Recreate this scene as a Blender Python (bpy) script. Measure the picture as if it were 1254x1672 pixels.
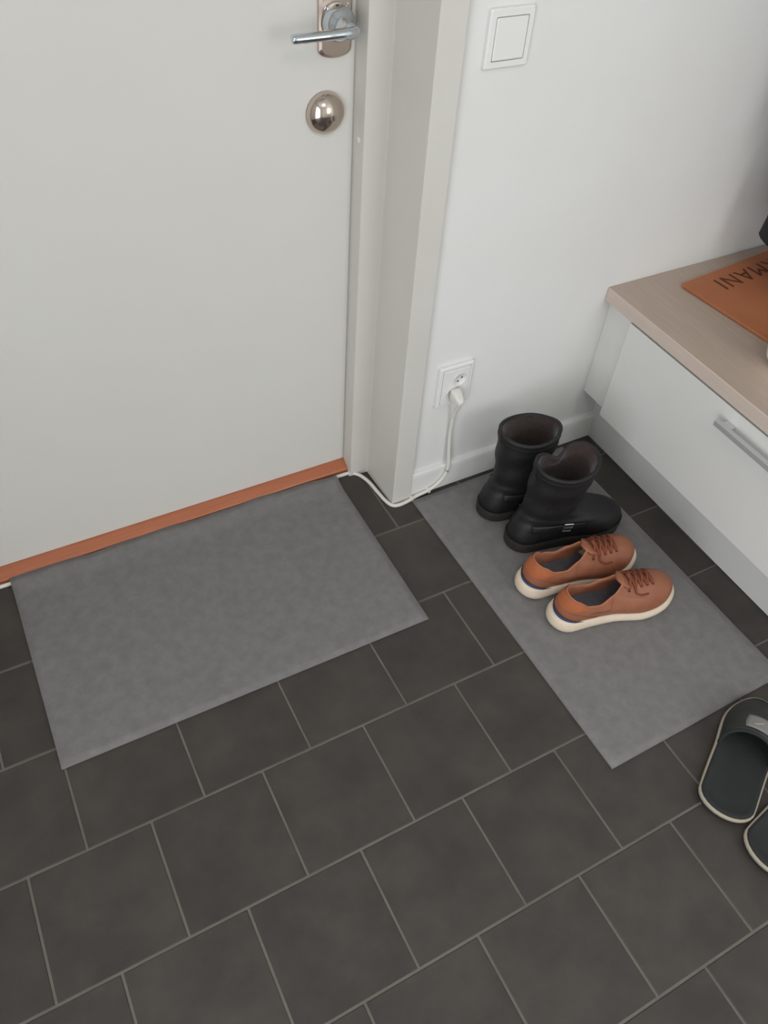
import bpy, bmesh, math, random
from mathutils import Vector, Matrix
from mathutils.bvhtree import BVHTree

random.seed(7)
S = 0.205                       # one floor tile with its joint, in metres
PI = math.pi
scene = bpy.context.scene
col = scene.collection
for o in list(bpy.data.objects):
    bpy.data.objects.remove(o)

# ------------------------------------------------------------------ camera
R = ((0.8822613339501062, -0.4670180760635746, 0.0592372791952539),
     (-0.3110071178046441, -0.6726945646616873, -0.6713840892882936),
     (0.3533971014191082, 0.5739130067392622, -0.7387383497586084))
CP = (-0.10271938 * S, -5.39502893 * S, 6.85277453 * S)
cam_data = bpy.data.cameras.new('camera')
cam = bpy.data.objects.new('camera', cam_data)
col.objects.link(cam)
cam_data.sensor_fit = 'VERTICAL'
cam_data.sensor_height = 36.0
cam_data.lens = 1309.116 / 1672.0 * 36.0
cam_data.clip_start = 0.02
cam.matrix_world = Matrix(((R[0][0], -R[1][0], -R[2][0], CP[0]),
                           (R[0][1], -R[1][1], -R[2][1], CP[1]),
                           (R[0][2], -R[1][2], -R[2][2], CP[2]),
                           (0, 0, 0, 1)))
scene.camera = cam

# ------------------------------------------------------------------ world, lights, exposure
world = bpy.data.worlds.new('world')
scene.world = world
world.use_nodes = True
world.node_tree.nodes['Background'].inputs[0].default_value = (0.80, 0.87, 1.0, 1)
world.node_tree.nodes['Background'].inputs[1].default_value = 0.6

def area(name, loc, rot, sx, sy, power, colr):
    l = bpy.data.lights.new(name, 'AREA')
    l.shape = 'RECTANGLE'
    l.size, l.size_y, l.energy, l.color = sx, sy, power, colr
    o = bpy.data.objects.new(name, l)
    col.objects.link(o)
    o.location, o.rotation_euler = loc, rot
    return o
# daylight through the window in the wall behind the camera
area('window_daylight', (1.27, -3.06, 1.55), (math.radians(90), 0, 0), 0.86, 1.36, 22.5, (0.97, 0.985, 1.0))
# daylight from the bright room beyond the open doorway on the left
area('doorway_daylight', (-4.95 * S, -1.75, 1.05), (math.radians(90), 0, math.radians(-90)), 1.25, 1.95, 31.0, (0.97, 0.985, 1.0))
# ceiling lamp in the middle of the hall
area('ceiling_lamp_light', (0.25, -1.75, 2.40), (0, 0, 0), 0.45, 0.45, 6.5, (1.0, 0.95, 0.88))

vs = scene.view_settings
vs.view_transform = 'Standard'
vs.look = 'None'
vs.gamma = 1.0
vs.use_curve_mapping = False
vs.exposure = -0.12

# ------------------------------------------------------------------ materials
def lin(c):
    c = c / 255.0
    return c / 12.92 if c <= 0.04045 else ((c + 0.055) / 1.055) ** 2.4
def rgb(r, g, b):
    return (lin(r), lin(g), lin(b), 1.0)

def mat(name, base, rough=0.6, metallic=0.0, var=None, scale=20.0, detail=5.0, stretch=None,
        bump=0.0, bump_scale=None, spec=0.5, contrast=(0.3, 0.7), rnd=0.0, sheen=0.0, coat=0.0):
    m = bpy.data.materials.new(name)
    m.use_nodes = True
    nt = m.node_tree
    b = nt.nodes['Principled BSDF']
    b.inputs['Base Color'].default_value = base
    b.inputs['Roughness'].default_value = rough
    b.inputs['Metallic'].default_value = metallic
    b.inputs['Specular IOR Level'].default_value = spec
    if sheen:
        b.inputs['Sheen Weight'].default_value = sheen
    if coat:
        b.inputs['Coat Weight'].default_value = coat
        b.inputs['Coat Roughness'].default_value = 0.15
    tc = nt.nodes.new('ShaderNodeTexCoord')
    vec = tc.outputs['Object']
    if rnd:
        oi = nt.nodes.new('ShaderNodeObjectInfo')
        mul = nt.nodes.new('ShaderNodeMath'); mul.operation = 'MULTIPLY'; mul.inputs[1].default_value = 37.0
        nt.links.new(oi.outputs['Random'], mul.inputs[0])
        ad = nt.nodes.new('ShaderNodeVectorMath'); ad.operation = 'ADD'
        nt.links.new(vec, ad.inputs[0]); nt.links.new(mul.outputs[0], ad.inputs[1])
        vec = ad.outputs[0]
    if stretch:
        mp = nt.nodes.new('ShaderNodeMapping')
        mp.inputs['Scale'].default_value = stretch
        nt.links.new(vec, mp.inputs['Vector'])
        vec = mp.outputs[0]
    if var is not None:
        n = nt.nodes.new('ShaderNodeTexNoise')
        n.inputs['Scale'].default_value = scale
        n.inputs['Detail'].default_value = detail
        n.inputs['Roughness'].default_value = 0.6
        nt.links.new(vec, n.inputs['Vector'])
        r = nt.nodes.new('ShaderNodeValToRGB')
        r.color_ramp.elements[0].position = contrast[0]
        r.color_ramp.elements[1].position = contrast[1]
        r.color_ramp.elements[0].color = base
        r.color_ramp.elements[1].color = var
        nt.links.new(n.outputs['Fac'], r.inputs['Fac'])
        out = r.outputs['Color']
        if rnd:
            hs = nt.nodes.new('ShaderNodeHueSaturation')
            mr = nt.nodes.new('ShaderNodeMapRange')
            mr.inputs['To Min'].default_value = 1.0 - rnd
            mr.inputs['To Max'].default_value = 1.0 + rnd
            nt.links.new(oi.outputs['Random'], mr.inputs['Value'])
            nt.links.new(mr.outputs[0], hs.inputs['Value'])
            nt.links.new(out, hs.inputs['Color'])
            out = hs.outputs[0]
        nt.links.new(out, b.inputs['Base Color'])
    if bump:
        n2 = nt.nodes.new('ShaderNodeTexNoise')
        n2.inputs['Scale'].default_value = bump_scale or scale
        n2.inputs['Detail'].default_value = 4.0
        nt.links.new(vec, n2.inputs['Vector'])
        bp = nt.nodes.new('ShaderNodeBump')
        bp.inputs['Strength'].default_value = bump
        bp.inputs['Distance'].default_value = 0.002
        nt.links.new(n2.outputs['Fac'], bp.inputs['Height'])
        nt.links.new(bp.outputs[0], b.inputs['Normal'])
    return m

M = {}
M['wall'] = mat('wall_paint', rgb(232, 232, 230), 0.75, var=rgb(229, 228, 225), scale=3, bump=0.08, bump_scale=120)
M['door'] = mat('door_paint', rgb(219, 218, 213), 0.5, var=rgb(216, 214, 208), scale=2.5)
M['trim'] = mat('trim_paint', rgb(216, 214, 208), 0.45, var=rgb(212, 209, 202), scale=4)
M['base'] = mat('baseboard_paint', rgb(232, 232, 229), 0.45)
M['ceiling'] = mat('ceiling_paint', rgb(235, 235, 232), 0.9)
M['tile'] = mat('slate_tile', rgb(61, 57, 54), 0.48, var=rgb(75, 70, 66), scale=11, detail=7, bump=0.25, bump_scale=35, rnd=0.05, contrast=(0.35, 0.68), spec=0.32)
M['grout'] = mat('grout', rgb(120, 112, 105), 0.9, var=rgb(104, 97, 91), scale=14, bump=0.2, bump_scale=300)
M['threshold'] = mat('threshold_wood', rgb(184, 111, 77), 0.45, var=rgb(170, 99, 67), scale=16, stretch=(0.6, 14, 14), detail=6, coat=0.15)
M['mat'] = mat('felt_mat', rgb(128, 126, 125), 0.95, var=rgb(114, 112, 112), scale=45, detail=8, bump=0.5, bump_scale=420, sheen=0.15)
M['mat_edge'] = mat('felt_mat_edge', rgb(134, 132, 130), 0.95)
M['white_plastic'] = mat('white_plastic', rgb(234, 234, 231), 0.35)
M['cord'] = mat('cord_plastic', rgb(226, 224, 217), 0.4)
M['dark'] = mat('dark_hole', rgb(60, 58, 55), 0.6)
M['nickel'] = mat('satin_nickel', rgb(196, 180, 168), 0.32, 1.0)
M['nickel_polished'] = mat('polished_nickel', rgb(205, 190, 180), 0.14, 1.0)
M['chrome'] = mat('chrome', rgb(205, 212, 218), 0.09, 1.0)
M['seal'] = mat('rubber_seal', rgb(178, 176, 172), 0.7)
M['cabinet'] = mat('cabinet_foil', rgb(226, 226, 223), 0.42, var=rgb(224, 223, 220), scale=3)
M['plinth'] = mat('plinth_foil', rgb(222, 222, 219), 0.5)
M['worktop'] = mat('worktop_laminate', rgb(192, 173, 158), 0.45, var=rgb(180, 161, 147), scale=9, stretch=(14, 0.7, 8), detail=6)
M['worktop_edge_lit'] = mat('worktop_edge_lit', rgb(212, 196, 184), 0.45, var=rgb(205, 188, 176), scale=9, stretch=(14, 0.7, 8))  # lighter copy of the worktop colour, light from the left painted into the edge
M['steel'] = mat('brushed_steel', rgb(200, 203, 203), 0.3, 1.0)
M['alu'] = mat('satin_aluminium', rgb(206, 208, 207), 0.42, 0.55)
M['paper'] = mat('brown_paper', rgb(188, 118, 80), 0.65, var=rgb(180, 110, 73), scale=12, bump=0.1, bump_scale=60)
M['ink'] = mat('dark_ink', rgb(96, 54, 32), 0.6)
M['ceramic'] = mat('white_ceramic', rgb(232, 231, 224), 0.2)
M['jacket'] = mat('navy_cloth', rgb(34, 35, 43), 0.85, var=rgb(28, 29, 36), scale=80, bump=0.3, bump_scale=300)
M['boot'] = mat('black_leather', rgb(25, 25, 26), 0.55, var=rgb(20, 20, 22), scale=30, bump=0.3, bump_scale=160)
M['boot_sole'] = mat('boot_rubber', rgb(42, 40, 37), 0.8, var=rgb(35, 33, 31), scale=60)
M['fur'] = mat('brown_fur', rgb(68, 52, 47), 1.0, var=rgb(44, 33, 30), scale=160, detail=8, bump=1.0, bump_scale=260, sheen=0.3)
M['leather'] = mat('tan_leather', rgb(158, 101, 75), 0.52, var=rgb(142, 88, 64), scale=22, bump=0.15, bump_scale=250)
M['suede'] = mat('orange_suede', rgb(180, 104, 64), 0.85, var=rgb(168, 94, 56), scale=45, bump=0.3, bump_scale=500)
M['lace'] = mat('brown_lace', rgb(126, 66, 44), 0.85)
M['eyelet'] = mat('brown_eyelet', rgb(78, 40, 30), 0.6)
M['lining'] = mat('tan_lining', rgb(172, 110, 80), 0.85)
M['insole'] = mat('bluegrey_insole', rgb(104, 106, 114), 0.95, var=rgb(92, 94, 102), scale=60)
M['midsole'] = mat('cream_midsole', rgb(226, 211, 190), 0.6, var=rgb(218, 201, 180), scale=30)
M['outsole'] = mat('brown_rubber', rgb(120, 72, 56), 0.8)
M['blue'] = mat('blue_foam', rgb(56, 68, 108), 0.7)
M['slipper'] = mat('dark_green_felt', rgb(37, 40, 40), 0.8, var=rgb(31, 34, 34), scale=40, bump=0.2, bump_scale=300)
M['slipper_strap'] = mat('dark_strap', rgb(36, 39, 38), 0.5, var=rgb(42, 46, 44), scale=25)
M['slipper_edge'] = mat('beige_welt', rgb(168, 158, 142), 0.75)
M['patch'] = mat('grey_patch', rgb(124, 122, 119), 0.5)
M['patch_mark'] = mat('pale_mark', rgb(176, 166, 160), 0.5)

# ------------------------------------------------------------------ object helpers
def link(name, me, m=None, parent=None, smooth=False):
    o = bpy.data.objects.new(name, me)
    col.objects.link(o)
    if m is not None and not me.materials:
        me.materials.append(m)
    if smooth:
        for p in me.polygons:
            p.use_smooth = True
    if parent is not None:
        o.parent = parent
    return o
def tag(o, label=None, cat=None, group=None, kind=None):
    if label: o['label'] = label
    if cat: o['category'] = cat
    if group: o['group'] = group
    if kind: o['kind'] = kind
    return o
def empty(name, loc=(0, 0, 0), rz=0.0):
    o = bpy.data.objects.new(name, None)
    o.empty_display_size = 0.05
    col.objects.link(o)
    o.location = loc
    o.rotation_euler = (0, 0, rz)
    return o
def to_mesh(bm, name='mesh'):
    bmesh.ops.recalc_face_normals(bm, faces=bm.faces)
    me = bpy.data.meshes.new(name)
    bm.to_mesh(me)
    bm.free()
    return me
def boxes(lst, bevel=0.0, seg=2):
    """lst of (x0,x1,y0,y1,z0,z1) in metres -> one mesh"""
    bm = bmesh.new()
    for x0, x1, y0, y1, z0, z1 in lst:
        r = bmesh.ops.create_cube(bm, size=1.0)
        for v in r['verts']:
            v.co = Vector(((x0 + x1) / 2 + v.co.x * (x1 - x0), (y0 + y1) / 2 + v.co.y * (y1 - y0), (z0 + z1) / 2 + v.co.z * (z1 - z0)))
    if bevel:
        bmesh.ops.bevel(bm, geom=bm.edges[:], offset=bevel, segments=seg, profile=0.6, affect='EDGES')
    return to_mesh(bm)
def tb(*b):                      # a box given in tile units
    return tuple(v * S for v in b)
def prism(poly, z0, z1, bevel=0.0):
    bm = bmesh.new()
    a = [bm.verts.new((x, y, z0)) for x, y in poly]
    b = [bm.verts.new((x, y, z1)) for x, y in poly]
    n = len(poly)
    bm.faces.new(a); bm.faces.new(b)
    for i in range(n):
        bm.faces.new((a[i], a[(i + 1) % n], b[(i + 1) % n], b[i]))
    if bevel:
        bmesh.ops.bevel(bm, geom=bm.edges[:], offset=bevel, segments=2, profile=0.6, affect='EDGES')
    return to_mesh(bm)
def loft(rings, closed=True, cap0=False, cap1=False):
    bm = bmesh.new()
    vr = [[bm.verts.new(p) for p in r] for r in rings]
    n = len(rings[0])
    for i in range(len(vr) - 1):
        for j in range(n if closed else n - 1):
            k = (j + 1) % n
            bm.faces.new((vr[i][j], vr[i][k], vr[i + 1][k], vr[i + 1][j]))
    if cap0: bm.faces.new(vr[0])
    if cap1: bm.faces.new(vr[-1])
    return to_mesh(bm)
def catmull(pts, sub=6):
    P = [Vector(p) for p in pts]
    P = [P[0] * 2 - P[1]] + P + [P[-1] * 2 - P[-2]]
    out = []
    for i in range(1, len(P) - 2):
        for k in range(sub):
            t = k / sub
            a, b, c, d = P[i - 1], P[i], P[i + 1], P[i + 2]
            out.append(0.5 * ((2 * b) + (c - a) * t + (2 * a - 5 * b + 4 * c - d) * t * t + (3 * b - a - 3 * c + d) * t ** 3))
    out.append(P[-2])
    return out
def tube_rings(pts, r, n=8, flat=1.0):
    rings = []
    up = Vector((0, 0, 1))
    N = len(pts)
    for i, p in enumerate(pts):
        d = (pts[min(i + 1, N - 1)] - pts[max(i - 1, 0)]).normalized()
        if abs(d.dot(up)) > 0.98:
            u = Vector((1, 0, 0))
        else:
            u = up
        s = d.cross(u).normalized()
        w = s.cross(d).normalized()
        rr = r[i] if isinstance(r, (list, tuple)) else r
        rings.append([p + s * rr * math.cos(2 * PI * j / n) + w * rr * flat * math.sin(2 * PI * j / n) for j in range(n)])
    return rings
def tube(pts, r, n=8, flat=1.0):
    return loft(tube_rings([Vector(p) for p in pts], r, n, flat), True, True, True)
def lathe(profile, n=32, axis='z'):
    """profile of (r, h)"""
    rings = []
    for r, h in profile:
        ring = []
        for j in range(n):
            a = 2 * PI * j / n
            x, y = max(r, 1e-5) * math.cos(a), max(r, 1e-5) * math.sin(a)
            ring.append((x, y, h) if axis == 'z' else (x, -h, y))
        rings.append(ring)
    return loft(rings, True, True, True)
def smoothstep(a, b, x):
    t = max(0.0, min(1.0, (x - a) / (b - a)))
    return t * t * (3 - 2 * t)
def interp(keys, x):
    if x <= keys[0][0]: return keys[0][1]
    for (a, va), (b, vb) in zip(keys, keys[1:]):
        if x <= b:
            t = (x - a) / (b - a)
            t = t * t * (3 - 2 * t)
            return va + (vb - va) * t
    return keys[-1][1]

# ------------------------------------------------------------------ the room
WY = 0.06                        # wall face, tile units
XL, XR, YB = -4.6, 8.75, -14.9   # room limits
ZC = 2.45 / S
DX0, DX1 = -1.58, 3.55           # door opening with its casings
NICHE0, NICHE1 = -1.35, 3.308

floor = link('floor', boxes([tb(XL - 0.6, XR, YB, WY + 1.2, -0.5, -0.008)]), M['grout'])
tag(floor, 'dark slate tile floor laid in a half-offset bond with pale joints', kind='structure')

J = 0.022                        # joint width in tiles
def tile_mesh(w, h):
    """w,h outer size in metres, top at 0, origin at centre"""
    b = 0.0011
    x, y, z = w / 2, h / 2, -0.0016
    lo = [(-x, -y, z - 0.004), (x, -y, z - 0.004), (x, y, z - 0.004), (-x, y, z - 0.004)]
    mi = [(-x, -y, -b), (x, -y, -b), (x, y, -b), (-x, y, -b)]
    up = [(-x + b, -y + b, 0), (x - b, -y + b, 0), (x - b, y - b, 0), (-x + b, y - b, 0)]
    me = bpy.data.meshes.new('floor_tile')
    f = [(8, 9, 10, 11)]
    for k in range(4):
        n = (k + 1) % 4
        f.append((k, n, 4 + n, 4 + k)); f.append((4 + k, 4 + n, 8 + n, 8 + k))
    me.from_pydata(lo + mi + up, [], f)
    me.materials.append(M['tile'])
    return me
full_tile = tile_mesh((1 - J) * S, (1 - J) * S)
def lay(x0, x1, y0, y1):
    if x1 - x0 < 0.05 or y1 - y0 < 0.05:
        return
    if abs(x1 - x0 - (1 - J)) < 1e-6 and abs(y1 - y0 - (1 - J)) < 1e-6:
        me = full_tile
    else:
        me = tile_mesh((x1 - x0) * S, (y1 - y0) * S)
    o = link('tile', me, None, floor)
    o.location = ((x0 + x1) / 2 * S, (y0 + y1) / 2 * S, 0)
for m in range(-2, 15):
    yt, yb = -0.356 - m, -1.356 - m
    off = 0.215 if m % 2 else 0.742
    y0, y1 = max(yb + J / 2, YB), yt - J / 2
    for k in range(-6, 10):
        x0, x1 = off + k + J / 2, off + k + 1 - J / 2
        if y1 <= 0.0 or y0 < -0.02 and y1 < 0.1:
            lay(max(x0, XL), min(x1, XR), y0, y1)
        else:                     # rows that run into the door recess
            a, b = max(x0, NICHE0), min(x1, NICHE1)
            if y0 < 0 and (x1 <= NICHE0 or x0 >= NICHE1):
                lay(max(x0, XL), min(x1, XR), y0, 0.05)
            elif y0 < 0 and (x0 < NICHE0 or x1 > NICHE1):
                lay(x0, x1, y0, min(y1, 0.70))
            elif b > a:
                lay(a, b, y0, min(y1, 0.70))

wall_back = link('wall_back', boxes([tb(DX1, XR + 0.6, WY, WY + 1.2, -0.2, ZC + 0.2), tb(XL - 0.6, DX0, WY, WY + 1.2, -0.2, ZC + 0.2), tb(DX0, DX1, WY, WY + 1.2, 10.3, ZC + 0.2)]), M['wall'])
tag(wall_back, 'white painted wall around the entrance door', kind='structure')
wall_right = link('wall_right', boxes([tb(XR, XR + 0.6, YB, WY, -0.2, ZC + 0.2)]), M['wall'])
tag(wall_right, 'white painted wall behind the bench', kind='structure')
wall_left = link('wall_left', boxes([tb(XL - 0.6, XL, YB, -2.4 / S, -0.2, ZC + 0.2), tb(XL - 0.6, XL, -1.1 / S, WY, -0.2, ZC + 0.2), tb(XL - 0.6, XL, -2.4 / S, -1.1 / S, 2.12 / S, ZC + 0.2)]), M['wall'])
tag(wall_left, 'white painted wall with an open doorway at the hinge side of the door', kind='structure')
wx0, wx1, wz0, wz1 = 0.84 / S, 1.70 / S, 0.85 / S, 2.25 / S
wall_front = link('wall_front', boxes([tb(XL - 0.6, wx0, YB - 0.8, YB, -0.2, ZC + 0.2), tb(wx1, XR + 0.6, YB - 0.8, YB, -0.2, ZC + 0.2), tb(wx0, wx1, YB - 0.8, YB, -0.2, wz0), tb(wx0, wx1, YB - 0.8, YB, wz1, ZC + 0.2)]), M['wall'])
tag(wall_front, 'white painted wall with a window facing the door', kind='structure')
wf = 0.05
window = link('window_1', boxes([(wx0 * S, wx0 * S + wf, YB * S - 0.005, YB * S + 0.03, wz0 * S, wz1 * S), (wx1 * S - wf, wx1 * S, YB * S - 0.005, YB * S + 0.03, wz0 * S, wz1 * S), (wx0 * S + wf, wx1 * S - wf, YB * S - 0.005, YB * S + 0.03, wz0 * S, wz0 * S + wf), (wx0 * S + wf, wx1 * S - wf, YB * S - 0.005, YB * S + 0.03, wz1 * S - wf, wz1 * S), (1.25, 1.29, YB * S + 0.001, YB * S + 0.03, wz0 * S + wf, wz1 * S - wf)]), M['trim'])
tag(window, 'white window frame with one mullion opposite the door', kind='structure')
ceiling = link('ceiling', boxes([tb(XL - 0.6, XR + 0.6, YB - 0.8, WY + 1.2, ZC, ZC + 0.4)]), M['ceiling'])
tag(ceiling, 'white ceiling', kind='structure')

def baseboard(name, x0, x1, label):
    # profile with a rounded top edge
    prof = [(WY, 0.0), (0.002, 0.0), (0.002, 0.30), (0.008, 0.335), (0.022, 0.355), (WY, 0.36)]
    bm = bmesh.new()
    a = [bm.verts.new((x0 * S, y * S, z * S + 0.001)) for y, z in prof]
    b = [bm.verts.new((x1 * S, y * S, z * S + 0.001)) for y, z in prof]
    bm.faces.new(a); bm.faces.new(b)
    for i in range(len(prof)):
        k = (i + 1) % len(prof)
        bm.faces.new((a[i], a[k], b[k], b[i]))
    o = link(name, to_mesh(bm), M['base'])
    tag(o, label, kind='structure')
baseboard('baseboard_back', DX1, 6.209, 'white baseboard under the wall socket')
baseboard('baseboard_left', XL, DX0, 'white baseboard at the hinge side of the door')

# door frame: jambs with casing, head
def jamb(name, poly, label):
    o = link(name, prism([(x * S, y * S) for x, y in poly], 0.0, 10.3 * S, 0.0016), M['trim'])
    tag(o, label, kind='structure')
    return o
FY = 0.61                        # front of the frame's rebate step
trim_1 = jamb('trim_1', [(DX1, -0.02), (NICHE1, -0.02), (NICHE1, FY), (3.078, FY), (3.078, 1.05), (DX1, 1.05)], 'warm grey painted door jamb and casing beside the socket wall')
trim_2 = jamb('trim_2', [(DX0, -0.02), (NICHE0, -0.02), (NICHE0, FY), (NICHE0 + 0.23, FY), (NICHE0 + 0.23, 1.05), (DX0, 1.05)], 'warm grey painted door jamb on the hinge side')
trim_3 = link('trim_3', boxes([tb(NICHE0, NICHE1, -0.02, 1.05, 10.07, 10.3)]), M['trim'])
tag(trim_3, 'warm grey painted door head', kind='structure')
g = link('gasket', boxes([tb(3.064, 3.08, 0.803, 0.85, 0.16, 10.0)]), M['seal'], trim_1)
p = link('plug_cap', lathe([(0.0, 0.0), (0.0052, 0.0), (0.0052, 0.0012), (0.003, 0.0022), (0, 0.0024)], 16, 'y'), M['white_plastic'], trim_1)
p.location = (3.078 * S, 0.70 * S, 3.95 * S); p.rotation_euler = (0, 0, -PI / 2)

th_poly = [(0.690, 0.0), (0.684, 0.062), (0.692, 0.074), (0.82, 0.140), (1.0, 0.142), (1.0, 0.0)]
bm = bmesh.new()
a = [bm.verts.new((NICHE0 * S + 0.23 * S, y * S, z * S)) for y, z in th_poly]
b = [bm.verts.new((3.078 * S, y * S, z * S)) for y, z in th_poly]
bm.faces.new(a); bm.faces.new(b)
for i in range(6):
    bm.faces.new((a[i], a[(i + 1) % 6], b[(i + 1) % 6], b[i]))
trim_4 = link('trim_4', to_mesh(bm), M['threshold'])
tag(trim_4, 'reddish brown varnished wooden threshold under the door', kind='structure')

# ------------------------------------------------------------------ the door
DF = 0.80                        # door face
door = link('door_1', boxes([tb(NICHE0 + 0.245, 3.066, DF, DF + 0.2, 0.15, 10.05)], 0.0012), M['door'])
tag(door, 'plain off-white entrance door with lever handle and round lock', kind='structure')

# handle plate with rounded lower end
hx, hz = 2.882, 4.84
def plate_outline(w, z0, z1, r, n=10):
    pts = []
    for k in range(n + 1):
        a = PI + PI * k / n
        pts.append((w * math.cos(a), z0 + r + r * math.sin(a)))
    for k in range(n + 1):
        a = PI * k / n
        pts.append((w * math.cos(a), z1 - r + r * math.sin(a)))
    return pts
def plate(w, z0, z1, r, d, inset):
    o1 = plate_outline(w, z0, z1, r)
    o2 = plate_outline(w - inset, z0 + inset, z1 - inset, r)
    rings = [[(x, 0, z) for x, z in o1], [(x, -d * 0.6, z) for x, z in o1], [(x, -d, z) for x, z in o2]]
    return loft(rings, True, True, True)
hp = link('door_handle', plate(0.0285, -0.053, 0.190, 0.012, 0.008, 0.004), M['nickel'], door)
hp['label'] = 'nickel back plate with chrome lever'
hp.location = (hx * S, DF * S, hz * S)
rose = link('rose', lathe([(0.0, 0.0), (0.0265, 0.0), (0.0265, 0.008), (0.0255, 0.014), (0.0225, 0.020), (0.0180, 0.025), (0.0135, 0.030), (0.0120, 0.042), (0.0112, 0.052), (0.0, 0.053)], 32, 'y'), M['chrome'], hp)
rose.location = (0, -0.008, 0.0)
rose['label'] = 'round chrome rose with neck'
# lever: neck elbow then bar towards the hinge side
pts = catmull([(0.004, -0.048, 0.0), (0.006, -0.056, 0.0), (-0.006, -0.0605, 0.0), (-0.03, -0.0610, -0.0005), (-0.06, -0.0600, -0.001), (-0.088, -0.0585, -0.0015), (-0.097, -0.0570, -0.0015)], 6)
rad = [0.0098 - 0.0018 * i / (len(pts) - 1) for i in range(len(pts))]
rad[-1] = 0.005; rad[-2] = 0.0072
lev = link('lever', tube(pts, rad, 14, 0.85), M['chrome'], hp, True)
lev['label'] = 'chrome lever'
for o in (rose,):
    for p_ in o.data.polygons: p_.use_smooth = True
for sx, sz in ((-0.019, 0.019), (0.019, 0.022), (0.019, -0.012)):
    s = link('screw', lathe([(0.0, 0.0), (0.0032, 0.0), (0.0028, 0.0014), (0, 0.0018)], 12, 'y'), M['chrome'], hp)
    s.location = (sx, -0.0079, sz)
kh = link('keyhole', boxes([(-0.004, 0.004, -0.0086, -0.0078, 0.034, 0.05)], 0.0003), M['dark'], hp)

lk = link('lock_cylinder', lathe([(0.0, 0.0), (0.0345, 0.0), (0.0345, 0.004), (0.0335, 0.008), (0.030, 0.0135), (0.0245, 0.0185), (0.0165, 0.0235), (0.008, 0.0260), (0.0, 0.0265)], 40, 'y'), M['nickel_polished'], door, True)
lk.location = (2.805 * S, DF * S, 4.172 * S)
lk['label'] = 'round polished nickel lock dome'
k1 = link('key_slot', lathe([(0.0, 0.0), (0.0058, 0.0), (0.0054, 0.0016), (0.0, 0.0017)], 20, 'y'), M['nickel'], lk)
k1.location = (0.004, -0.0252, -0.001)
k2 = link('slot', boxes([(-0.0008, 0.0008, -0.0018, -0.0012, -0.0035, 0.0035)]), M['dark'], lk)
k2.location = (0.004, -0.0256, -0.001)

# ------------------------------------------------------------------ light switch and socket
def square_ring(w, h, r, n=4):
    pts = []
    for cx, cz, a0 in ((w - r, h - r, 0), (-w + r, h - r, PI / 2), (-w + r, -h + r, PI), (w - r, -h + r, 1.5 * PI)):
        for k in range(n + 1):
            a = a0 + PI / 2 * k / n
            pts.append((cx + r * math.cos(a), cz + r * math.sin(a)))
    return pts
def ring_loft(seq):
    """seq of (half w, half h, corner r, depth towards the room)"""
    return loft([[(x, -d, z) for x, z in square_ring(w, h, r)] for w, h, r, d in seq], True, True, True)
sw = empty('light_switch', (3.975 * S, WY * S, 4.845 * S))
tag(sw, 'white square light switch on the wall above the socket', 'switch')
fr = link('frame', ring_loft([(0.041, 0.0425, 0.003, 0.0), (0.041, 0.0425, 0.003, 0.006), (0.0385, 0.040, 0.003, 0.0085), (0.0305, 0.0315, 0.002, 0.0085), (0.0300, 0.0310, 0.002, 0.0035)]), M['white_plastic'], sw)
rk = link('rocker', ring_loft([(0.0290, 0.0300, 0.002, 0.002), (0.0290, 0.0300, 0.002, 0.0085), (0.0275, 0.0285, 0.002, 0.0100)]), M['white_plastic'], sw)

so = empty('wall_socket', (3.965 * S, WY * S, 1.545 * S))
tag(so, 'white double wall socket above the baseboard with a plug in it', 'socket')
fr = link('frame', ring_loft([(0.0425, 0.0535, 0.003, 0.0), (0.0425, 0.0535, 0.003, 0.008), (0.0395, 0.0505, 0.003, 0.0105), (0.0345, 0.0455, 0.002, 0.0105), (0.0340, 0.0450, 0.002, 0.006)]), M['white_plastic'], so)
# insert with two round wells
ins = link('insert', ring_loft([(0.0335, 0.0445, 0.002, 0.004), (0.0335, 0.0445, 0.002, 0.0115), (0.032, 0.043, 0.002, 0.0125)]), M['white_plastic'], so)
for wx, wz in ((0.008, 0.0165), (-0.006, -0.0185)):
    w = link('well', lathe([(0.0, 0.0), (0.0165, 0.0), (0.0165, 0.0022), (0.0155, 0.0026), (0.0148, 0.0022), (0.0142, 0.0008), (0.0, 0.0006)], 28, 'y'), M['white_plastic'], so, True)
    w.location = (wx, -0.0125, wz)
    for dx in (-0.0062, 0.0062):
        h = link('contact_hole', lathe([(0.0, 0.0), (0.0023, 0.0), (0.0023, 0.0004), (0, 0.0004)], 12, 'y'), M['dark'], w)
        h.location = (dx * 0.75, -0.0006, dx * 0.66)

cable = empty('power_cable', (3.6 * S, -0.05 * S, 0.0))
tag(cable, 'white power cord running from the socket down to the doormat', 'cable')
off_c = Vector((3.6 * S, -0.05 * S, 0.0))
CR = 0.0045
path = [(-1.11, 0.655, 0.0225), (-0.6, 0.65, 0.0225), (0.4, 0.652, 0.0225), (1.4, 0.652, 0.0225), (2.4, 0.655, 0.0225), (2.95, 0.652, 0.0225), (3.08, 0.645, 0.022),
        (3.17, 0.575, 0.022), (3.225, 0.43, 0.021), (3.245, 0.24, 0.021), (3.262, 0.08, 0.021), (3.30, -0.03, 0.021), (3.38, -0.062, 0.021),
        (3.50, -0.052, 0.022), (3.64, -0.026, 0.030), (3.79, -0.024, 0.055), (3.92, -0.024, 0.125), (4.005, -0.024, 0.25), (4.025, -0.022, 0.40),
        (4.015, 0.005, 0.62), (4.005, 0.018, 0.90), (3.995, -0.02, 1.17), (3.985, -0.09, 1.315), (3.975, -0.115, 1.40)]
pts = [Vector(p) * S - off_c for p in catmull(path, 8)]
link('cord', tube(pts, CR, 10), M['cord'], cable, True)
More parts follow.
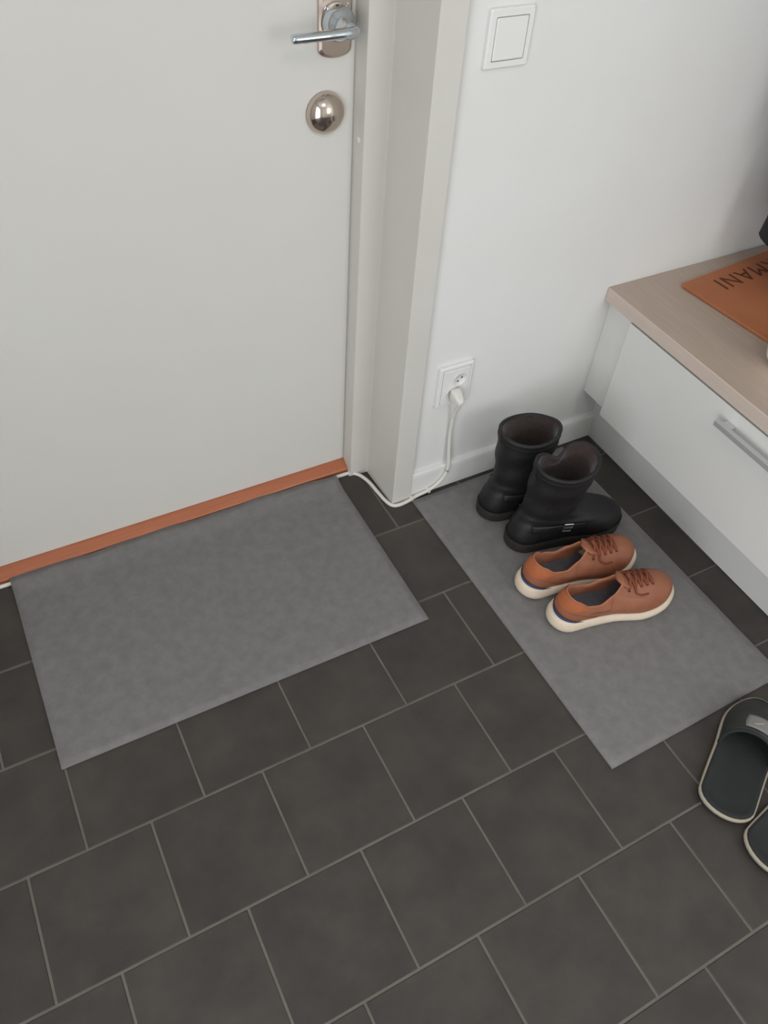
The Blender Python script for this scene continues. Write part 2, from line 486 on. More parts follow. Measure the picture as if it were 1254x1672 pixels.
for cx, cy, cz, ang in ((3.085, 0.645, 0.0, -0.3), (3.56, -0.035, 0.003, 0.15), (3.80, -0.022, 0.028, 0.5)):
    c = link('cable_clip', boxes([(-0.0035, 0.0035, -0.0058, 0.0058, 0.0, 0.0098)], 0.0012), M['cord'], cable)
    c.location = Vector((cx, cy, cz)) * S - off_c
    c.rotation_euler = (0, -ang if cz > 0.01 else 0, ang if cz < 0.01 else 0)
# flat plug pushed in the lower well
pr = []
for t, w, h in ((0.0, 0.0125, 0.0145), (0.006, 0.0125, 0.0145), (0.016, 0.011, 0.012), (0.026, 0.0085, 0.008), (0.031, 0.0055, 0.005), (0.032, 0.003, 0.003)):
    pr.append([(x, -t, z - t * 0.25) for x, z in square_ring(w, h, min(w, h) * 0.5)])
pg = link('plug', loft(pr, True, True, True), M['cord'], cable, True)
pg.location = Vector((3.955 * S, WY * S - 0.0148, 1.462 * S)) - off_c

# ------------------------------------------------------------------ mats
def floor_mat(name, w, h, rz, cx, cy, label, wavy=False):
    """thin felt mat, w along x, h along y, origin at its middle"""
    th = 0.0042
    nx, ny = 48, 28
    def pos(i, j, top):
        u, v = i / nx, j / ny
        x, y = (u - 0.5) * w, (v - 0.5) * h
        z = 0.0
        if wavy:
            e = smoothstep(h / 2 - 0.042, h / 2 - 0.0135, y)
            z = e * 0.0094
            y += smoothstep(0.85, 1.0, v) * (0.0022 * math.sin(u * 19.0) + 0.0014 * math.sin(u * 43.0 + 1) - 0.0045 * smoothstep(0.9, 1.0, u))
        r = 0.0012
        z += 0.0003 * math.sin(x * 40 + 2 * y * 31) if top else 0
        return (x, y, z + (th if top else 0.0))
    bm = bmesh.new()
    T = [[bm.verts.new(pos(i, j, True)) for j in range(ny + 1)] for i in range(nx + 1)]
    B = [[bm.verts.new(pos(i, j, False)) for j in range(ny + 1)] for i in range(nx + 1)]
    for i in range(nx):
        for j in range(ny):
            bm.faces.new((T[i][j], T[i + 1][j], T[i + 1][j + 1], T[i][j + 1]))
            bm.faces.new((B[i][j], B[i][j + 1], B[i + 1][j + 1], B[i + 1][j]))
    for i in range(nx):
        bm.faces.new((T[i][0], B[i][0], B[i + 1][0], T[i + 1][0])).material_index = 1
        bm.faces.new((T[i][ny], T[i + 1][ny], B[i + 1][ny], B[i][ny])).material_index = 1
    for j in range(ny):
        bm.faces.new((T[0][j], T[0][j + 1], B[0][j + 1], B[0][j])).material_index = 1
        bm.faces.new((T[nx][j], B[nx][j], B[nx][j + 1], T[nx][j + 1])).material_index = 1
    me = to_mesh(bm)
    me.materials.append(M['mat']); me.materials.append(M['mat_edge'])
    o = link(name, me)
    for p_ in me.polygons: p_.use_smooth = p_.material_index == 0
    o.location = (cx * S, cy * S, 0.0006)
    o.rotation_euler = (0, 0, rz)
    tag(o, label, 'mat', 'grey felt mats')
    return o
floor_mat('doormat', 3.70 * S, 2.262 * S, math.radians(-0.2), 1.045, -0.455, 'grey felt doormat lying in front of the wooden threshold', True)
floor_mat('doormat', 3.68 * S, 2.20 * S, math.radians(-89.5), 4.668, -1.90, 'grey felt mat with boots and sneakers standing on it')

# ------------------------------------------------------------------ bench: cabinet and worktop
BX, BY0, BY1 = 5.850, -0.37, -4.30
ZT, ZB = 2.245, 2.088
cab = empty('drawer_cabinet', (7.0 * S, -2.1 * S, 0.0))
tag(cab, 'low white drawer cabinet under the wood worktop', 'cabinet')
oc = Vector((7.0, -2.1, 0.0)) * S
def cpart(name, lst, m, bevel=0.001, parent=cab, shift=True):
    o = link(name, boxes(lst, bevel), m, parent)
    if shift: o.location = -oc
    return o
cpart('body', [tb(5.99, XR - 0.02, BY1, BY0 - 0.02, 0.80, ZB - 0.012)], M['cabinet'])
cpart('filler_panel', [tb(5.935, 6.03, BY0 + 0.012, WY - 0.003, 0.80, ZB - 0.005)], M['cabinet'])
cpart('plinth', [tb(6.21, 6.29, BY1 + 0.02, WY - 0.003, 0.006, 0.80), tb(6.29, XR - 0.06, BY1 + 0.02, BY1 + 0.10, 0.006, 0.80)], M['plinth'])
dr = cpart('drawer', [tb(BX, BX + 0.13, BY1 + 0.01, BY0, 0.775, ZB - 0.032)], M['cabinet'], 0.0012)
# bar handle on two posts
hy0, hy1, hzz, hx0 = -1.85, -2.88, 1.895, BX - 0.125
hb = link('handle', boxes([tb(hx0 - 0.005, hx0 + 0.045, hy1, hy0, hzz - 0.028, hzz + 0.032)], 0.0012), M['alu'], dr)
for yy in (hy0 - 0.11, hy1 + 0.11):
    r_ = link('handle_post', boxes([tb(hx0 + 0.04, BX + 0.004, yy - 0.055, yy + 0.055, hzz - 0.02, hzz + 0.024)], 0.0008), M['alu'], hb)
top = link('worktop', boxes([tb(5.832, XR - 0.01, BY1 - 0.08, WY - 0.004, ZB, ZT)], 0.0022, 3), None)
top.data.materials.append(M['worktop']); top.data.materials.append(M['worktop_edge_lit'])
for p_ in top.data.polygons:
    if p_.normal.x < -0.4 or p_.normal.y < -0.6: p_.material_index = 1
tag(top, 'pale wood laminate worktop on the white drawer cabinet', 'worktop')

# folded brown paper bag with dark lettering
ang = math.radians(5.8)
bag = empty('paper_bag', (6.575 * S, -0.252 * S, ZT * S), ang)
tag(bag, 'flat folded orange brown paper bag with dark lettering on the worktop', 'bag')
BW, BH = 1.75 * S, 1.20 * S
def sheet(x0, x1, y0, y1, z, t, curl):
    nx, ny = 16, 12
    rings_t, bm = [], bmesh.new()
    def q(i, j, zz):
        u, v = i / nx, j / ny
        return (x0 + (x1 - x0) * u, y0 + (y1 - y0) * v, z + zz + curl * (1 - u) ** 3 * 0.4 + curl * (v ** 3) * 0.6)
    T = [[bm.verts.new(q(i, j, t)) for j in range(ny + 1)] for i in range(nx + 1)]
    B = [[bm.verts.new(q(i, j, 0)) for j in range(ny + 1)] for i in range(nx + 1)]
    for i in range(nx):
        for j in range(ny):
            bm.faces.new((T[i][j], T[i + 1][j], T[i + 1][j + 1], T[i][j + 1]))
            bm.faces.new((B[i][j], B[i][j + 1], B[i + 1][j + 1], B[i + 1][j]))
        bm.faces.new((T[i][0], B[i][0], B[i + 1][0], T[i + 1][0]))
        bm.faces.new((T[i][ny], T[i + 1][ny], B[i + 1][ny], B[i][ny]))
    for j in range(ny):
        bm.faces.new((T[0][j], T[0][j + 1], B[0][j + 1], B[0][j]))
        bm.faces.new((T[nx][j], B[nx][j], B[nx][j + 1], T[nx][j + 1]))
    return to_mesh(bm)
link('back_panel', sheet(0.004, BW, -0.004, -BH + 0.0, 0.0006, 0.003, 0.0005), M['paper'], bag)
link('front_panel', sheet(0.0, BW, 0.0, -BH + 0.008, 0.0052, 0.0032, 0.0012), M['paper'], bag)
fc = bpy.data.curves.new('lettering', 'FONT')
fc.body = 'ARMANI'
fc.size = 0.060
fc.extrude = 0.0001
fc.space_character = 1.16
tmp = bpy.data.objects.new('lettering_tmp', fc)
col.objects.link(tmp)
dg = bpy.context.evaluated_depsgraph_get()
tme = bpy.data.meshes.new_from_object(tmp.evaluated_get(dg))
bpy.data.objects.remove(tmp)
xs = [v.co.x for v in tme.vertices]
let = link('lettering', tme, None, bag)
let.data.materials.clear(); let.data.materials.append(M['ink'])
let.rotation_euler = (0, 0, PI)
let.location = (0.076 + max(xs), -0.026, 0.0093)
let['label'] = 'dark printed letters'

cup = link('cup', lathe([(0.0, 0.001), (0.030, 0.0), (0.033, 0.003), (0.044, 0.020), (0.049, 0.045), (0.050, 0.062), (0.0485, 0.0625), (0.047, 0.060), (0.046, 0.044), (0.041, 0.021), (0.030, 0.007), (0.0, 0.006)], 40), M['ceramic'], None, True)
cup.location = (6.572 * S, -1.765 * S, ZT * S)
tag(cup, 'white rounded ceramic cup on the worktop beside the paper bag', 'cup')

# ------------------------------------------------------------------ dark jacket on a hook by the right wall
jx, jy, jz = 7.872, -1.40, 2.755
hook = empty('coat_hook', ((XR) * S, jy * S, 8.55 * S))
tag(hook, 'steel coat hook on the wall above the bench', 'hook')
link('back_plate', boxes([(-0.006, 0.0, -0.018, 0.018, -0.04, 0.03)], 0.002), M['steel'], hook)
link('prong', tube(catmull([(-0.004, 0, -0.005), (-0.04, 0, -0.02), (-0.075, 0, -0.012), (-0.082, 0, 0.02)], 6), 0.0055, 10), M['steel'], hook, True)
jk = empty('jacket', (jx * S, jy * S, jz * S))
tag(jk, 'dark navy jacket hanging over the worktop at the frame edge', 'jacket')
def jring(z, a, b, ph, amp, cxo=0.0):
    ring = []
    for k in range(48):
        t = 2 * PI * k / 48
        c, s = math.cos(t), math.sin(t)
        e = 0.24
        x = a * math.copysign(abs(c) ** e, c)
        y = b * math.copysign(abs(s) ** e, s)
        w = 1 + amp * math.sin(7 * t + ph)
        ring.append(((x * w + cxo) * S, y * (1 + amp * 0.4 * math.sin(5 * t + ph)) * S, z * S))
    return ring
body = [(0.0, 0.60, 1.05), (0.03, 0.62, 1.07), (0.8, 0.60, 1.03), (2.0, 0.56, 0.99), (3.2, 0.52, 0.98), (4.3, 0.47, 1.02), (4.9, 0.40, 0.96), (5.25, 0.30, 0.72), (5.5, 0.22, 0.40), (5.6, 0.2, 0.30)]
jr = [jring(0.10, 0.52, 0.98, 0, 0.0)] + [jring(z, a, b_, 0.3 * i, 0.012) for i, (z, a, b_) in enumerate(body)]
link('body', loft(jr, True, True, True), M['jacket'], jk, True)
link('collar', loft([jring(5.45, 0.30, 0.45, 0, 0), jring(5.85, 0.27, 0.42, 0, 0), jring(5.85, 0.22, 0.36, 0, 0), jring(5.55, 0.18, 0.30, 0, 0)]), M['jacket'], jk, True)
for sgn in (1, -1):
    pts = catmull([(-0.02, sgn * 0.80 * S, 5.0 * S), (-0.075, sgn * 0.80 * S, 4.5 * S), (-0.105, sgn * 0.68 * S, 3.4 * S), (-0.115, sgn * 0.62 * S, 2.2 * S), (-0.115, sgn * 0.6 * S, 1.2 * S)], 5)
    sl = link('sleeve', tube(pts, [0.066 - 0.018 * i / (len(pts) - 1) for i in range(len(pts))], 16), M['jacket'], jk, True)
    link('cuff', tube([pts[-1] + Vector((0, 0, 0.02)), pts[-1] + Vector((0, 0, -0.012))], 0.0505, 16), M['jacket'], sl, True)
link('hanging_loop', tube(catmull([(0.012, 0, 5.58 * S), (0.055, 0.008, 5.75 * S), (0.058, 0.0, 5.80 * S), (0.055, -0.008, 5.75 * S), (0.012, 0, 5.58 * S)], 5), 0.003, 6), M['jacket'], jk, True)

# ------------------------------------------------------------------ shoes: shared shape code
class Last:
    """outline and upper surface of a shoe; x runs from heel to toe, y to the left, z up"""
    def __init__(s, L, widths, heel_r, toe_r, bend):
        s.L, s.w, s.hr, s.tr, s.bend = L, widths, heel_r, toe_r, bend
    def half(s, u):
        w = interp(s.w, u)
        if u < s.hr: w *= math.sqrt(max(0, 1 - ((s.hr - u) / s.hr) ** 2))
        if u > 1 - s.tr: w *= max(0, 1 - ((u - 1 + s.tr) / s.tr) ** 2.3) ** 0.5
        return w
    def mid(s, u):
        return s.bend * smoothstep(0.3, 0.95, u)
    def pt(s, phi, k=1.0, grow=0.0):
        """phi 0 at the heel, pi at the toe, left side 0..pi, right side pi..2pi"""
        u = (1 - math.cos(phi)) / 2
        x = u * s.L
        y = s.half(u) * (1 if math.sin(phi) >= 0 else -1)
        cx = s.L * 0.5
        x = cx + (x - cx) * k; y *= k
        n = Vector((-math.cos(phi) * 0.9, math.sin(phi), 0))
        if n.length > 0: n.normalize()
        return Vector((x, y + s.mid(u), 0)) + n * grow, u, n
N = 56
PHI = [2 * PI * k / N for k in range(N)]

def bez(a, b, c, d, t):
    m = 1 - t
    return a * (m ** 3) + b * (3 * m * m * t) + c * (3 * m * t * t) + d * (t ** 3)

def disc(last, z, k, grow=0.0):
    me = bpy.data.meshes.new('disc')
    v = []
    for ph in PHI:
        q, u, n = last.pt(ph, k, grow)
        v.append((q.x, q.y, z(u) if callable(z) else z))
    me.from_pydata(v, [], [tuple(range(N))])
    return me

# ------------------------------------------------------------------ brown sneakers
def make_sneaker(loc, rz, side, label):
    root = empty('sneaker', loc, rz)
    tag(root, label, 'shoe', 'brown leather sneakers')
    L = 0.284
    la = Last(L, [(0, 0.036), (0.18, 0.036), (0.42, 0.037), (0.70, 0.050), (0.85, 0.049), (1, 0.043)], 0.13, 0.26, 0.004 * side)
    spring = lambda u: 0.020 * smoothstep(0.62, 1.0, u) ** 1.3
    ztop = lambda u: interp([(0, 0.036), (0.25, 0.030), (0.55, 0.024), (0.8, 0.023), (1, 0.026)], u) + spring(u) * 0.8
    # midsole
    rings = []
    for f, g in ((0.0, -0.006), (0.02, -0.001), (0.25, 0.004), (0.55, 0.0045), (0.85, 0.002), (1.0, -0.001)):
        r = []
        for ph in PHI:
            q, u, n = la.pt(ph, 1.0, g + 0.005 * smoothstep(0.3, 0.0, (1 - math.cos(ph)) / 2))
            z0 = 0.003 + spring(u)
            r.append((q.x, q.y, z0 + (ztop(u) - z0) * f))
        rings.append(r)
    link('midsole', loft(rings, True, True, True), M['midsole'], root, True)
    rings = []
    for z, g in ((0.0, -0.004), (0.0032, -0.0015)):
        r = []
        for ph in PHI:
            q, u, n = la.pt(ph, 1.0, g)
            r.append((q.x, q.y, z + spring(u)))
        rings.append(r)
    link('outsole', loft(rings, True, True, True), M['outsole'], root)
    # upper surface
    ox0, ox1, ow = 0.017, 0.143, 0.034
    def P1(ph):
        u = (1 - math.cos(ph)) / 2
        x = ox0 + (ox1 - ox0) * u
        s_ = math.sin(ph)
        y = math.copysign(ow * abs(s_) ** 0.75, s_) * (1 - 0.22 * u) if abs(s_) > 1e-6 else 0.0
        z = interp([(0, 0.094), (0.10, 0.089), (0.32, 0.072), (0.56, 0.066), (0.80, 0.082), (1, 0.104)], u)
        return Vector((x, y + 0.001 * side, z))
    def surf(ph, t, push=0.0):
        q, u, n = la.pt(ph, 1.0, -0.0025 - 0.002)
        a = Vector((q.x, q.y, ztop(u) - 0.004))
        d = P1(ph)
        f = smoothstep(0.45, 0.98, u)
        side_b = a + n * 0.006 + Vector((0, 0, 0.030))
        side_c = d + n * 0.008 + Vector((0, 0, -0.020))
        fr_b = a + n * 0.005 + Vector((0, 0, 0.046))
        fr_c = d + (a - d) * 0.55; fr_c.z = d.z - 0.020
        p = bez(a, side_b.lerp(fr_b, f), side_c.lerp(fr_c, f), d, t)
        if push:
            h = 0.01
            p1 = surf(ph, min(1, t + h)); p0 = surf(ph, max(0, t - h))
            e = surf(ph + h, t) - surf(ph - h, t)
            nn = e.cross(p1 - p0)
            if nn.length > 1e-12:
                nn.normalize()
                c = Vector((L * 0.45, 0, 0.03))
                if nn.dot(p - c) < 0: nn = -nn
                p = p + nn * push
        return p
    rings = [[surf(ph, t / 16.0) for ph in PHI] for t in range(17)]
    # rolled collar and lining
    up = loft(rings)
    upper = link('upper', up, M['leather'], root, True)
    def inner(ph, t):
        d = P1(ph)
        q, u, n = la.pt(ph, 0.90, -0.003)
        b = Vector((q.x, q.y, ztop(u) - 0.001))
        c = Vector((L * 0.30, 0, d.z))
        e = (c - d); e.z = 0
        if e.length > 0: e.normalize()
        d2 = d + e * 0.004
        if t < 0.12:
            k = t / 0.12
            return d.lerp(d2, k) + Vector((0, 0, 0.0022 * math.sin(PI * k)))
        k = (t - 0.12) / 0.88
        return bez(d2, d2 + Vector((0, 0, -0.02)), b + Vector((0, 0, 0.02)), b, k)
    lin_r = [[inner(ph, t) for ph in PHI] for t in (0, 0.04, 0.08, 0.12, 0.25, 0.4, 0.55, 0.7, 0.85, 1.0)]
    link('lining', loft(lin_r), M['lining'], root, True)
    link('insole', disc(la, lambda u: ztop(u) + 0.0005, 0.90, -0.003), M['insole'], root)
    # overlay patches on the upper
    def overlay(name, m, ph0, ph1, tlo, thi, push, n1=28, n2=8, parent=root):
        r = []
        for i in range(n1 + 1):
            ph = ph0 + (ph1 - ph0) * i / n1
            a, b = tlo(ph), thi(ph)
            outer = [surf(ph, a + (b - a) * j / n2, push) for j in range(n2 + 1)]
            outer[0] = surf(ph, a, 0.0); 
            r.append(outer)
        return link(name, loft(r, False), m, parent, True)
    hp_ = overlay('heel_patch', M['suede'], -1.20, 1.20, lambda p: 0.42 + 0.14 * smoothstep(0.30, 0.60, abs(p)) + 0.30 * smoothstep(0.72, 1.2, abs(p)), lambda p: 1.0, 0.0012)
    hp_['label'] = 'orange suede heel patch'
    hc = overlay('heel_counter', M['leather'], -1.15, 1.15, lambda p: 0.03, lambda p: 0.40 + 0.06 * math.cos(p * 1.3) - 0.30 * smoothstep(0.7, 1.15, abs(p)), 0.0009)
    overlay('heel_band', M['blue'], -0.95, 0.95, lambda p: 0.0, lambda p: 0.03 + 0.17 * (1 - (p / 0.95) ** 2), 0.0030)['label'] = 'blue foam band above the heel'
    overlay('quarter', M['leather'], 1.15, 2.28, lambda p: 0.02, lambda p: 0.60 + 0.4 * smoothstep(1.5, 2.2, p), 0.0009)
    overlay('quarter', M['leather'], 2 * PI - 2.28, 2 * PI - 1.15, lambda p: 0.02, lambda p: 0.60 + 0.4 * smoothstep(1.5, 2.2, 2 * PI - p), 0.0009)
    # tongue
    ty = 0.021
    tr = []
    for i in range(9):
        v = i / 8
        row = []
        for j in range(9):
            w = (j / 8 - 0.5) * 2
            x = 0.176 - 0.046 * v
            z = 0.086 + 0.020 * v + 0.004 * math.sin(PI * v)
            row.append((x + 0.014 * w * w * v * v, w * ty * (1 + 0.10 * v), z - 0.009 * w * w))
        tr.append(row)
    tg = loft(tr, False)
    tob = link('tongue', tg, M['leather'], root, True)
    md = tob.modifiers.new('thick', 'SOLIDIFY'); md.thickness = 0.006; md.offset = -0.5
    # laces and eyelets: set on the vamp by casting down on the upper
    bvh = BVHTree.FromPolygons([v.co.copy() for v in up.vertices], [tuple(p_.vertices) for p_ in up.polygons])
    def onto(x, y, lift):
        h = bvh.ray_cast(Vector((x, y, 0.3)), Vector((0, 0, -1)))
        if h[0] is None: return Vector((x, y, 0.09))
        return h[0] + Vector((0, 0, lift))
    for i in range(5):
        x = 0.150 + 0.0150 * i
        hw = 0.0245 - 0.0008 * i
        for sg in (1, -1):
            e = link('eyelet', lathe([(0.0, 0.0), (0.0030, 0.0), (0.0028, 0.0011), (0.0, 0.0012)], 10), M['eyelet'], root)
            e.location = onto(x + 0.001, sg * hw, 0.0008)
    ex = [0.151 + 0.0150 * i for i in range(5)]
    def strand(xa, ya, xb, yb, lift):
        p_ = []
        for j in range(13):
            w = j / 12
            p_.append(onto(xa + (xb - xa) * w, ya + (yb - ya) * w, 0.0016 + lift * math.sin(PI * w)))
        q_ = [p_[0]] + [(p_[j - 1] + p_[j] * 2 + p_[j + 1]) / 4 for j in range(1, 12)] + [p_[-1]]
        link('lace', tube(q_, 0.0027, 8, 0.65), M['lace'], root, True)
    strand(ex[4], 0.0213, ex[4], -0.0213, 0.003)
    for i in range(4):
        strand(ex[i], 0.0245 - 0.0008 * i, ex[i + 1], -0.0245 + 0.0008 * (i + 1), 0.0042)
        strand(ex[i], -0.0245 + 0.0008 * i, ex[i + 1], 0.0245 - 0.0008 * (i + 1), 0.0075)
    # knot with two flat lace tails lying on the sides of the vamp
    kc = onto(0.156, 0, 0.0) + Vector((0, 0, 0.0075))
    kn = link('knot', tube([kc + Vector((0, -0.007, -0.001)), kc + Vector((0, 0, 0.001)), kc + Vector((0, 0.007, -0.001))], [0.003, 0.0048, 0.003], 10), M['lace'], root, True)
    for sg in (1, -1):
        tl = [kc] + [onto(0.158 + 0.010 * w, sg * (0.010 + 0.022 * w), 0.0055) for w in (0.1, 0.4, 0.7, 1.0)] + [onto(0.180, sg * 0.036, 0.004), onto(0.196, sg * 0.036, 0.003)]
        link('lace_end', tube(catmull(tl, 4), 0.0019, 8), M['lace'], kn, True)
    return root
MZ = 0.0006 + 0.0042 + 0.0003
make_sneaker((3.955 * S, -1.70 * S, MZ), math.radians(-7.5), 1, 'tan brown leather sneaker next to the black boots')
make_sneaker((4.015 * S, -2.19 * S, MZ), math.radians(-9.0), -1, 'tan brown leather sneaker farthest from the boots')

# ------------------------------------------------------------------ black boots
def make_boot(loc, rz, side, label, lean, notch, seed, rise):
    root = empty('boot', loc, rz)
    tag(root, label, 'boot', 'black fur-lined boots')
    rnd = random.Random(seed)
    L = 0.286
    la = Last(L, [(0, 0.040), (0.2, 0.041), (0.42, 0.041), (0.70, 0.0485), (0.88, 0.048), (1, 0.044)], 0.14, 0.30, 0.004 * side)
    zt = 0.026
    rings = []
    for z, g in ((0.0, -0.002), (0.004, 0.002), (0.018, 0.003), (0.024, 0.003), (0.0285, 0.0)):
        r = []
        for ph in PHI:
            q, u, n = la.pt(ph, 1.0, g)
            arch = 0.008 * smoothstep(0.30, 0.36, u) * (1 - smoothstep(0.46, 0.54, u)) if z < 0.003 else 0
            r.append((q.x, q.y, z + arch + 0.006 * smoothstep(0.75, 1, u)))
        rings.append(r)
    link('sole', loft(rings, True, True, True), M['boot_sole'], root, False)
    rings = []
    for z, g in ((0.0285, 0.0018), (0.0300, 0.0034), (0.0320, 0.0016)):
        r = []
        for ph in PHI:
            q, u, n = la.pt(ph, 1.0, g)
            r.append((q.x, q.y, z - 0.001 + 0.006 * smoothstep(0.75, 1, u)))
        rings.append(r)
    link('welt', loft(rings), M['boot_sole'], root, True)
    H0, H1 = 0.112, 0.243
    def axis(z):
        f = (z - H0) / (H1 - H0)
        return Vector((0.088 + lean[0] * f, lean[1] * f, 0))
    def shaft(ph, f):
        z = H0 + (H1 - H0) * f
        ax = 0.064 + 0.010 * f
        ay = 0.046 + 0.010 * f
        if f > 0.0:
            wr = 0.0018 * math.sin(f * 12 + 1.6 * math.sin(ph + seed) + 0.6 * math.sin(2 * ph)) * smoothstep(0, 0.15, f) * (1 - smoothstep(0.72, 0.95, f))
        else:
            wr = 0
        c, s_ = -math.cos(ph), math.sin(ph)
        p = axis(z) + Vector((c * (ax + wr), s_ * (ay + wr), z))
        # rim: sags at the sides, V dent at one place
        e = smoothstep(0.55, 1.0, f)
        p.z += e * (0.004 * math.cos(2 * ph) + rise * math.exp(-((ph - 2.45) / 0.75) ** 2))
        dp = math.atan2(math.sin(ph - notch[0]), math.cos(ph - notch[0]))
        k = math.exp(-(dp / notch[2]) ** 2) * e
        p.z -= notch[1] * 0.6 * k
        p -= Vector((c, s_, 0)) * notch[1] * 0.9 * k
        return p
    def foot(ph, t):
        q, u, n = la.pt(ph, 1.0, -0.0022)
        a = Vector((q.x, q.y, 0.029 + 0.006 * smoothstep(0.75, 1, u)))
        d = shaft(ph, 0.0)
        f = smoothstep(0.40, 0.98, u)
        dt = shaft(ph, 0.12) - d
        sb = a + n * 0.006 + Vector((0, 0, 0.035)); sc = d - dt * 1.6
        fb = a + n * 0.006 + Vector((0, 0, 0.052)); fc_ = d + (a - d) * 0.50; fc_.z = d.z - 0.038
        p = bez(a, sb.lerp(fb, f), sc.lerp(fc_, f), d, t)
        p += n * 0.0016 * math.sin(t * 20 + math.sin(ph * 2) * 2) * smoothstep(0.35, 0.7, t) * (1 - smoothstep(0.9, 1.0, t))
        return p
    rings = [[foot(ph, t / 14) for ph in PHI] for t in range(14)]
    rings += [[shaft(ph, k / 22) for ph in PHI] for k in range(23)]
    def inn(ph, f, d):
        p = shaft(ph, f); c = axis(p.z)
        v = Vector((c.x - p.x, c.y - p.y, 0))
        if v.length: v.normalize()
        return p + v * d
    rings += [[inn(ph, 1.0, 0.002) + Vector((0, 0, 0.0018)) for ph in PHI], [inn(ph, 1.0, 0.0060) + Vector((0, 0, 0.0012)) for ph in PHI], [inn(ph, 0.985, 0.0085) for ph in PHI]]
    up = loft(rings)
    ub = link('upper', up, M['boot'], root, True)
    lr = []
    for k in range(16):
        f = 1.0 - k / 15 * 1.0
        lr.append([inn(ph, min(f, 0.984), 0.0080 + 0.0030 * smoothstep(0, 0.12, 1 - f) + 0.0018 * rnd.random()) for ph in PHI])
    last_r = [Vector((p.x * 0.92 + 0.006, p.y * 0.75, 0.05)) for p in lr[-1]]
    lr.append(last_r)
    link('fur_lining', loft(lr, True, False, True), M['fur'], root, True)['label'] = 'dark brown fur lining'
    # top band seam
    sm = [shaft(ph, 0.90) + (shaft(ph, 0.90) - axis(0.2)).normalized() * 0.0004 for ph in PHI + [0.0]]
    link('seam', tube(sm, 0.0010, 6), M['boot'], root, True)
    # strap round the ankle with a buckle on the outside
    bvh = BVHTree.FromPolygons([v.co.copy() for v in up.vertices], [tuple(p_.vertices) for p_ in up.polygons])
    def skin(px, z, sg, lift=0.0015):
        h = bvh.ray_cast(Vector((px, sg * 0.2, z)), Vector((0, -sg, 0)))
        if h[0] is None: return Vector((px, 0, z))
        return h[0] + Vector((0, sg * lift, 0))
    rr = []
    path_ = []
    for sg in (-1, 1):
        r_ = []
        for k in range(13):
            v = k / 12
            px, zz = 0.035 + 0.125 * v, 0.076 - 0.004 * v
            r_.append([skin(px, zz + dz, sg, 0.0022) for dz in (-0.009, -0.003, 0.003, 0.009)])
        sobj = link('strap', loft(r_, False), M['boot'], root, True)
        mdf = sobj.modifiers.new('thick', 'SOLIDIFY'); mdf.thickness = 0.0022; mdf.offset = 0
        path_.append(sobj)
    c = skin(0.118, 0.074, -1, 0.004)
    t1 = (skin(0.128, 0.073, -1, 0.004) - skin(0.108, 0.075, -1, 0.004)).normalized()
    u1 = (skin(0.118, 0.082, -1, 0.004) - skin(0.118, 0.066, -1, 0.004)).normalized()
    bp_ = [c + t1 * a * 0.010 + u1 * b * 0.0125 for a, b in ((-1, -1), (-1, 1), (1, 1), (1, -1), (-1, -1))]
    bk = link('buckle', tube(bp_, 0.0016, 8), M['steel'], path_[0], False)
    link('buckle_prong', tube([c - t1 * 0.010, c + t1 * 0.012], 0.0012, 6), M['steel'], path_[0], False)
    link('pull_tab', loft([[shaft(0.0 + d, f) * 1.0 + Vector((-0.0012, 0, 0)) for d in (-0.10, 0, 0.10)] for f in (0.80, 0.88, 0.95, 1.0)], False), M['boot'], root, True)
    return root
make_boot((4.15 * S, -0.565 * S, MZ), math.radians(-8), 1, 'black fur-lined boot standing nearest the baseboard', (0.002, 0.004), (2.6, 0.004, 0.5), 1, 0.0)
make_boot((4.185 * S, -1.09 * S, MZ), math.radians(-10), -1, 'black fur-lined boot with a buckle next to the brown sneakers', (0.008, -0.006), (1.50, 0.022, 0.36), 2, 0.015)

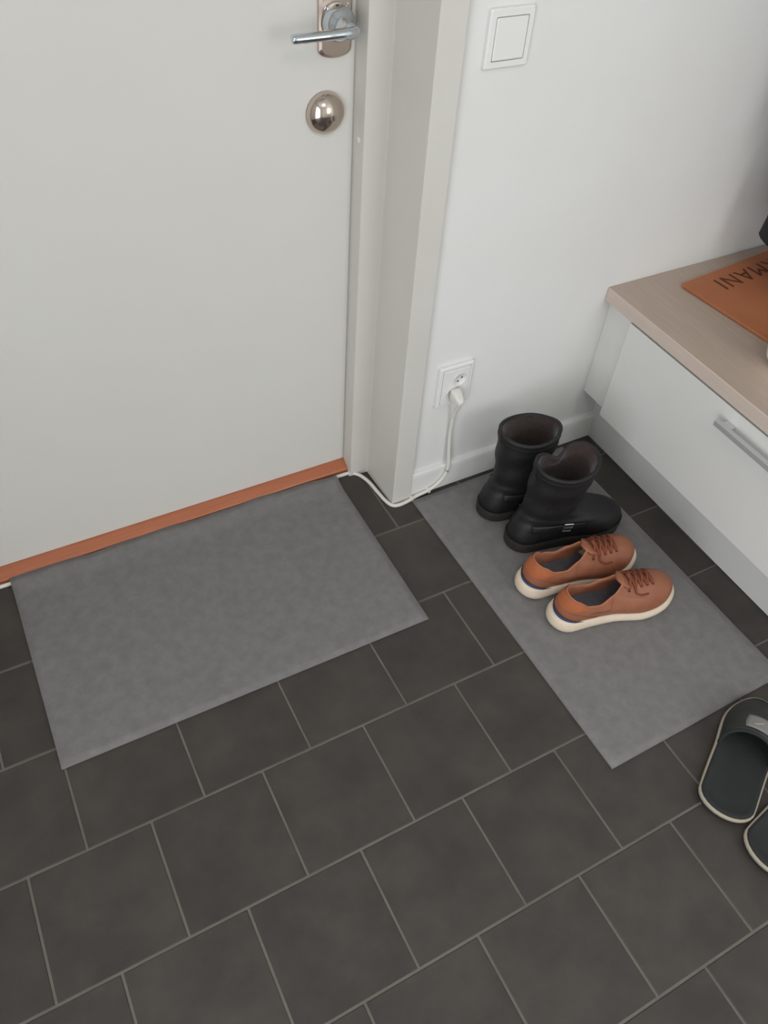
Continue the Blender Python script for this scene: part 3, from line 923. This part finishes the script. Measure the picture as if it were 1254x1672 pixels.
# ------------------------------------------------------------------ dark slippers
def make_slipper(loc, rz, side, label):
    root = empty('slipper', loc, rz)
    tag(root, label, 'slipper', 'dark slippers')
    L = 0.275
    la = Last(L, [(0, 0.049), (0.2, 0.050), (0.45, 0.050), (0.72, 0.055), (1, 0.048)], 0.125, 0.32, 0.004 * side)
    def layer(name, seq, m, cap0=True, cap1=True, smooth=True):
        rings = []
        for z, g in seq:
            rings.append([(q.x, q.y, z + 0.004 * smoothstep(0.8, 1, u)) for q, u, n in (la.pt(ph, 1.0, g) for ph in PHI)])
        return link(name, loft(rings, True, cap0, cap1), m, root, smooth)
    layer('outsole', [(0.0, -0.003), (0.002, 0.0), (0.010, 0.001)], M['boot_sole'])
    layer('welt', [(0.0095, -0.001), (0.0100, 0.0018), (0.0150, 0.0022), (0.0178, 0.0008), (0.0180, -0.002)], M['slipper_edge'], True, False)['label'] = 'pale beige edge'
    layer('footbed', [(0.0165, -0.0015), (0.0205, -0.0022), (0.0225, -0.005), (0.0205, -0.012), (0.0185, -0.022)], M['slipper'])
    # broad closed upper over the forefoot
    def surf(v, w):
        """v 0 (back edge) .. 1 (toe), w -1 .. 1 across"""
        u = 0.50 + 0.055 * (1 - w * w) * (1 - v) + 0.49 * v
        u = min(u, 0.992)
        hw = la.half(u) - 0.0035
        hgt = 0.056 * (1 - smoothstep(0.35, 1.0, v) * 0.62)
        a = w * PI / 2
        y = la.mid(u) + hw * math.sin(a)
        z = 0.0185 + hgt * max(0, math.cos(a)) ** 0.8 * (1 - v ** 6)
        return Vector((u * L, y, z))
    rows = [[surf(i / 16, j / 12 - 1) for j in range(25)] for i in range(17)]
    st = link('upper', loft(rows, False), M['slipper_strap'], root, True)
    md_ = st.modifiers.new('thick', 'SOLIDIFY'); md_.thickness = 0.004; md_.offset = 0
    # binding along the back edge of the upper
    link('binding', tube([surf(0, j / 12 - 1) + Vector((-0.0005, 0, 0)) for j in range(25)], 0.0032, 8), M['slipper'], root, True)
    # grey label patch on the instep
    pr_ = []
    for i in range(7):
        row = []
        for j in range(9):
            v, w = 0.075 + 0.24 * i / 6, -0.34 + 0.68 * j / 8
            # rounded corners
            ci, cj = abs(i / 3 - 1), abs(j / 4 - 1)
            sh = 1 - 0.10 * max(0, ci + cj - 1.2)
            vv, ww = 0.195 + (v - 0.195) * sh, w * sh
            row.append(surf(vv, ww) + Vector((0, 0, 0.0032)))
        pr_.append(row)
    pa = link('patch', loft(pr_, False), M['patch'], st, True)
    pa['label'] = 'grey patch on the instep'
    mdp = pa.modifiers.new('thick', 'SOLIDIFY'); mdp.thickness = 0.0016; mdp.offset = 0
    link('patch_mark', tube([surf(0.15, 0.15) + Vector((0, 0, 0.0042)), surf(0.20, 0.0) + Vector((0, 0, 0.0042)), surf(0.23, -0.05) + Vector((0, 0, 0.0042))], 0.0009, 6), M['patch_mark'], st, True)
    return root
make_slipper((4.150 * S, -4.535 * S, 0.0002), math.radians(30), -1, 'dark green-black slipper with grey patch near the mat corner')
make_slipper((4.155 * S, -4.99 * S, 0.0002), math.radians(10), 1, 'dark slipper at the frame edge, only its heel in view')
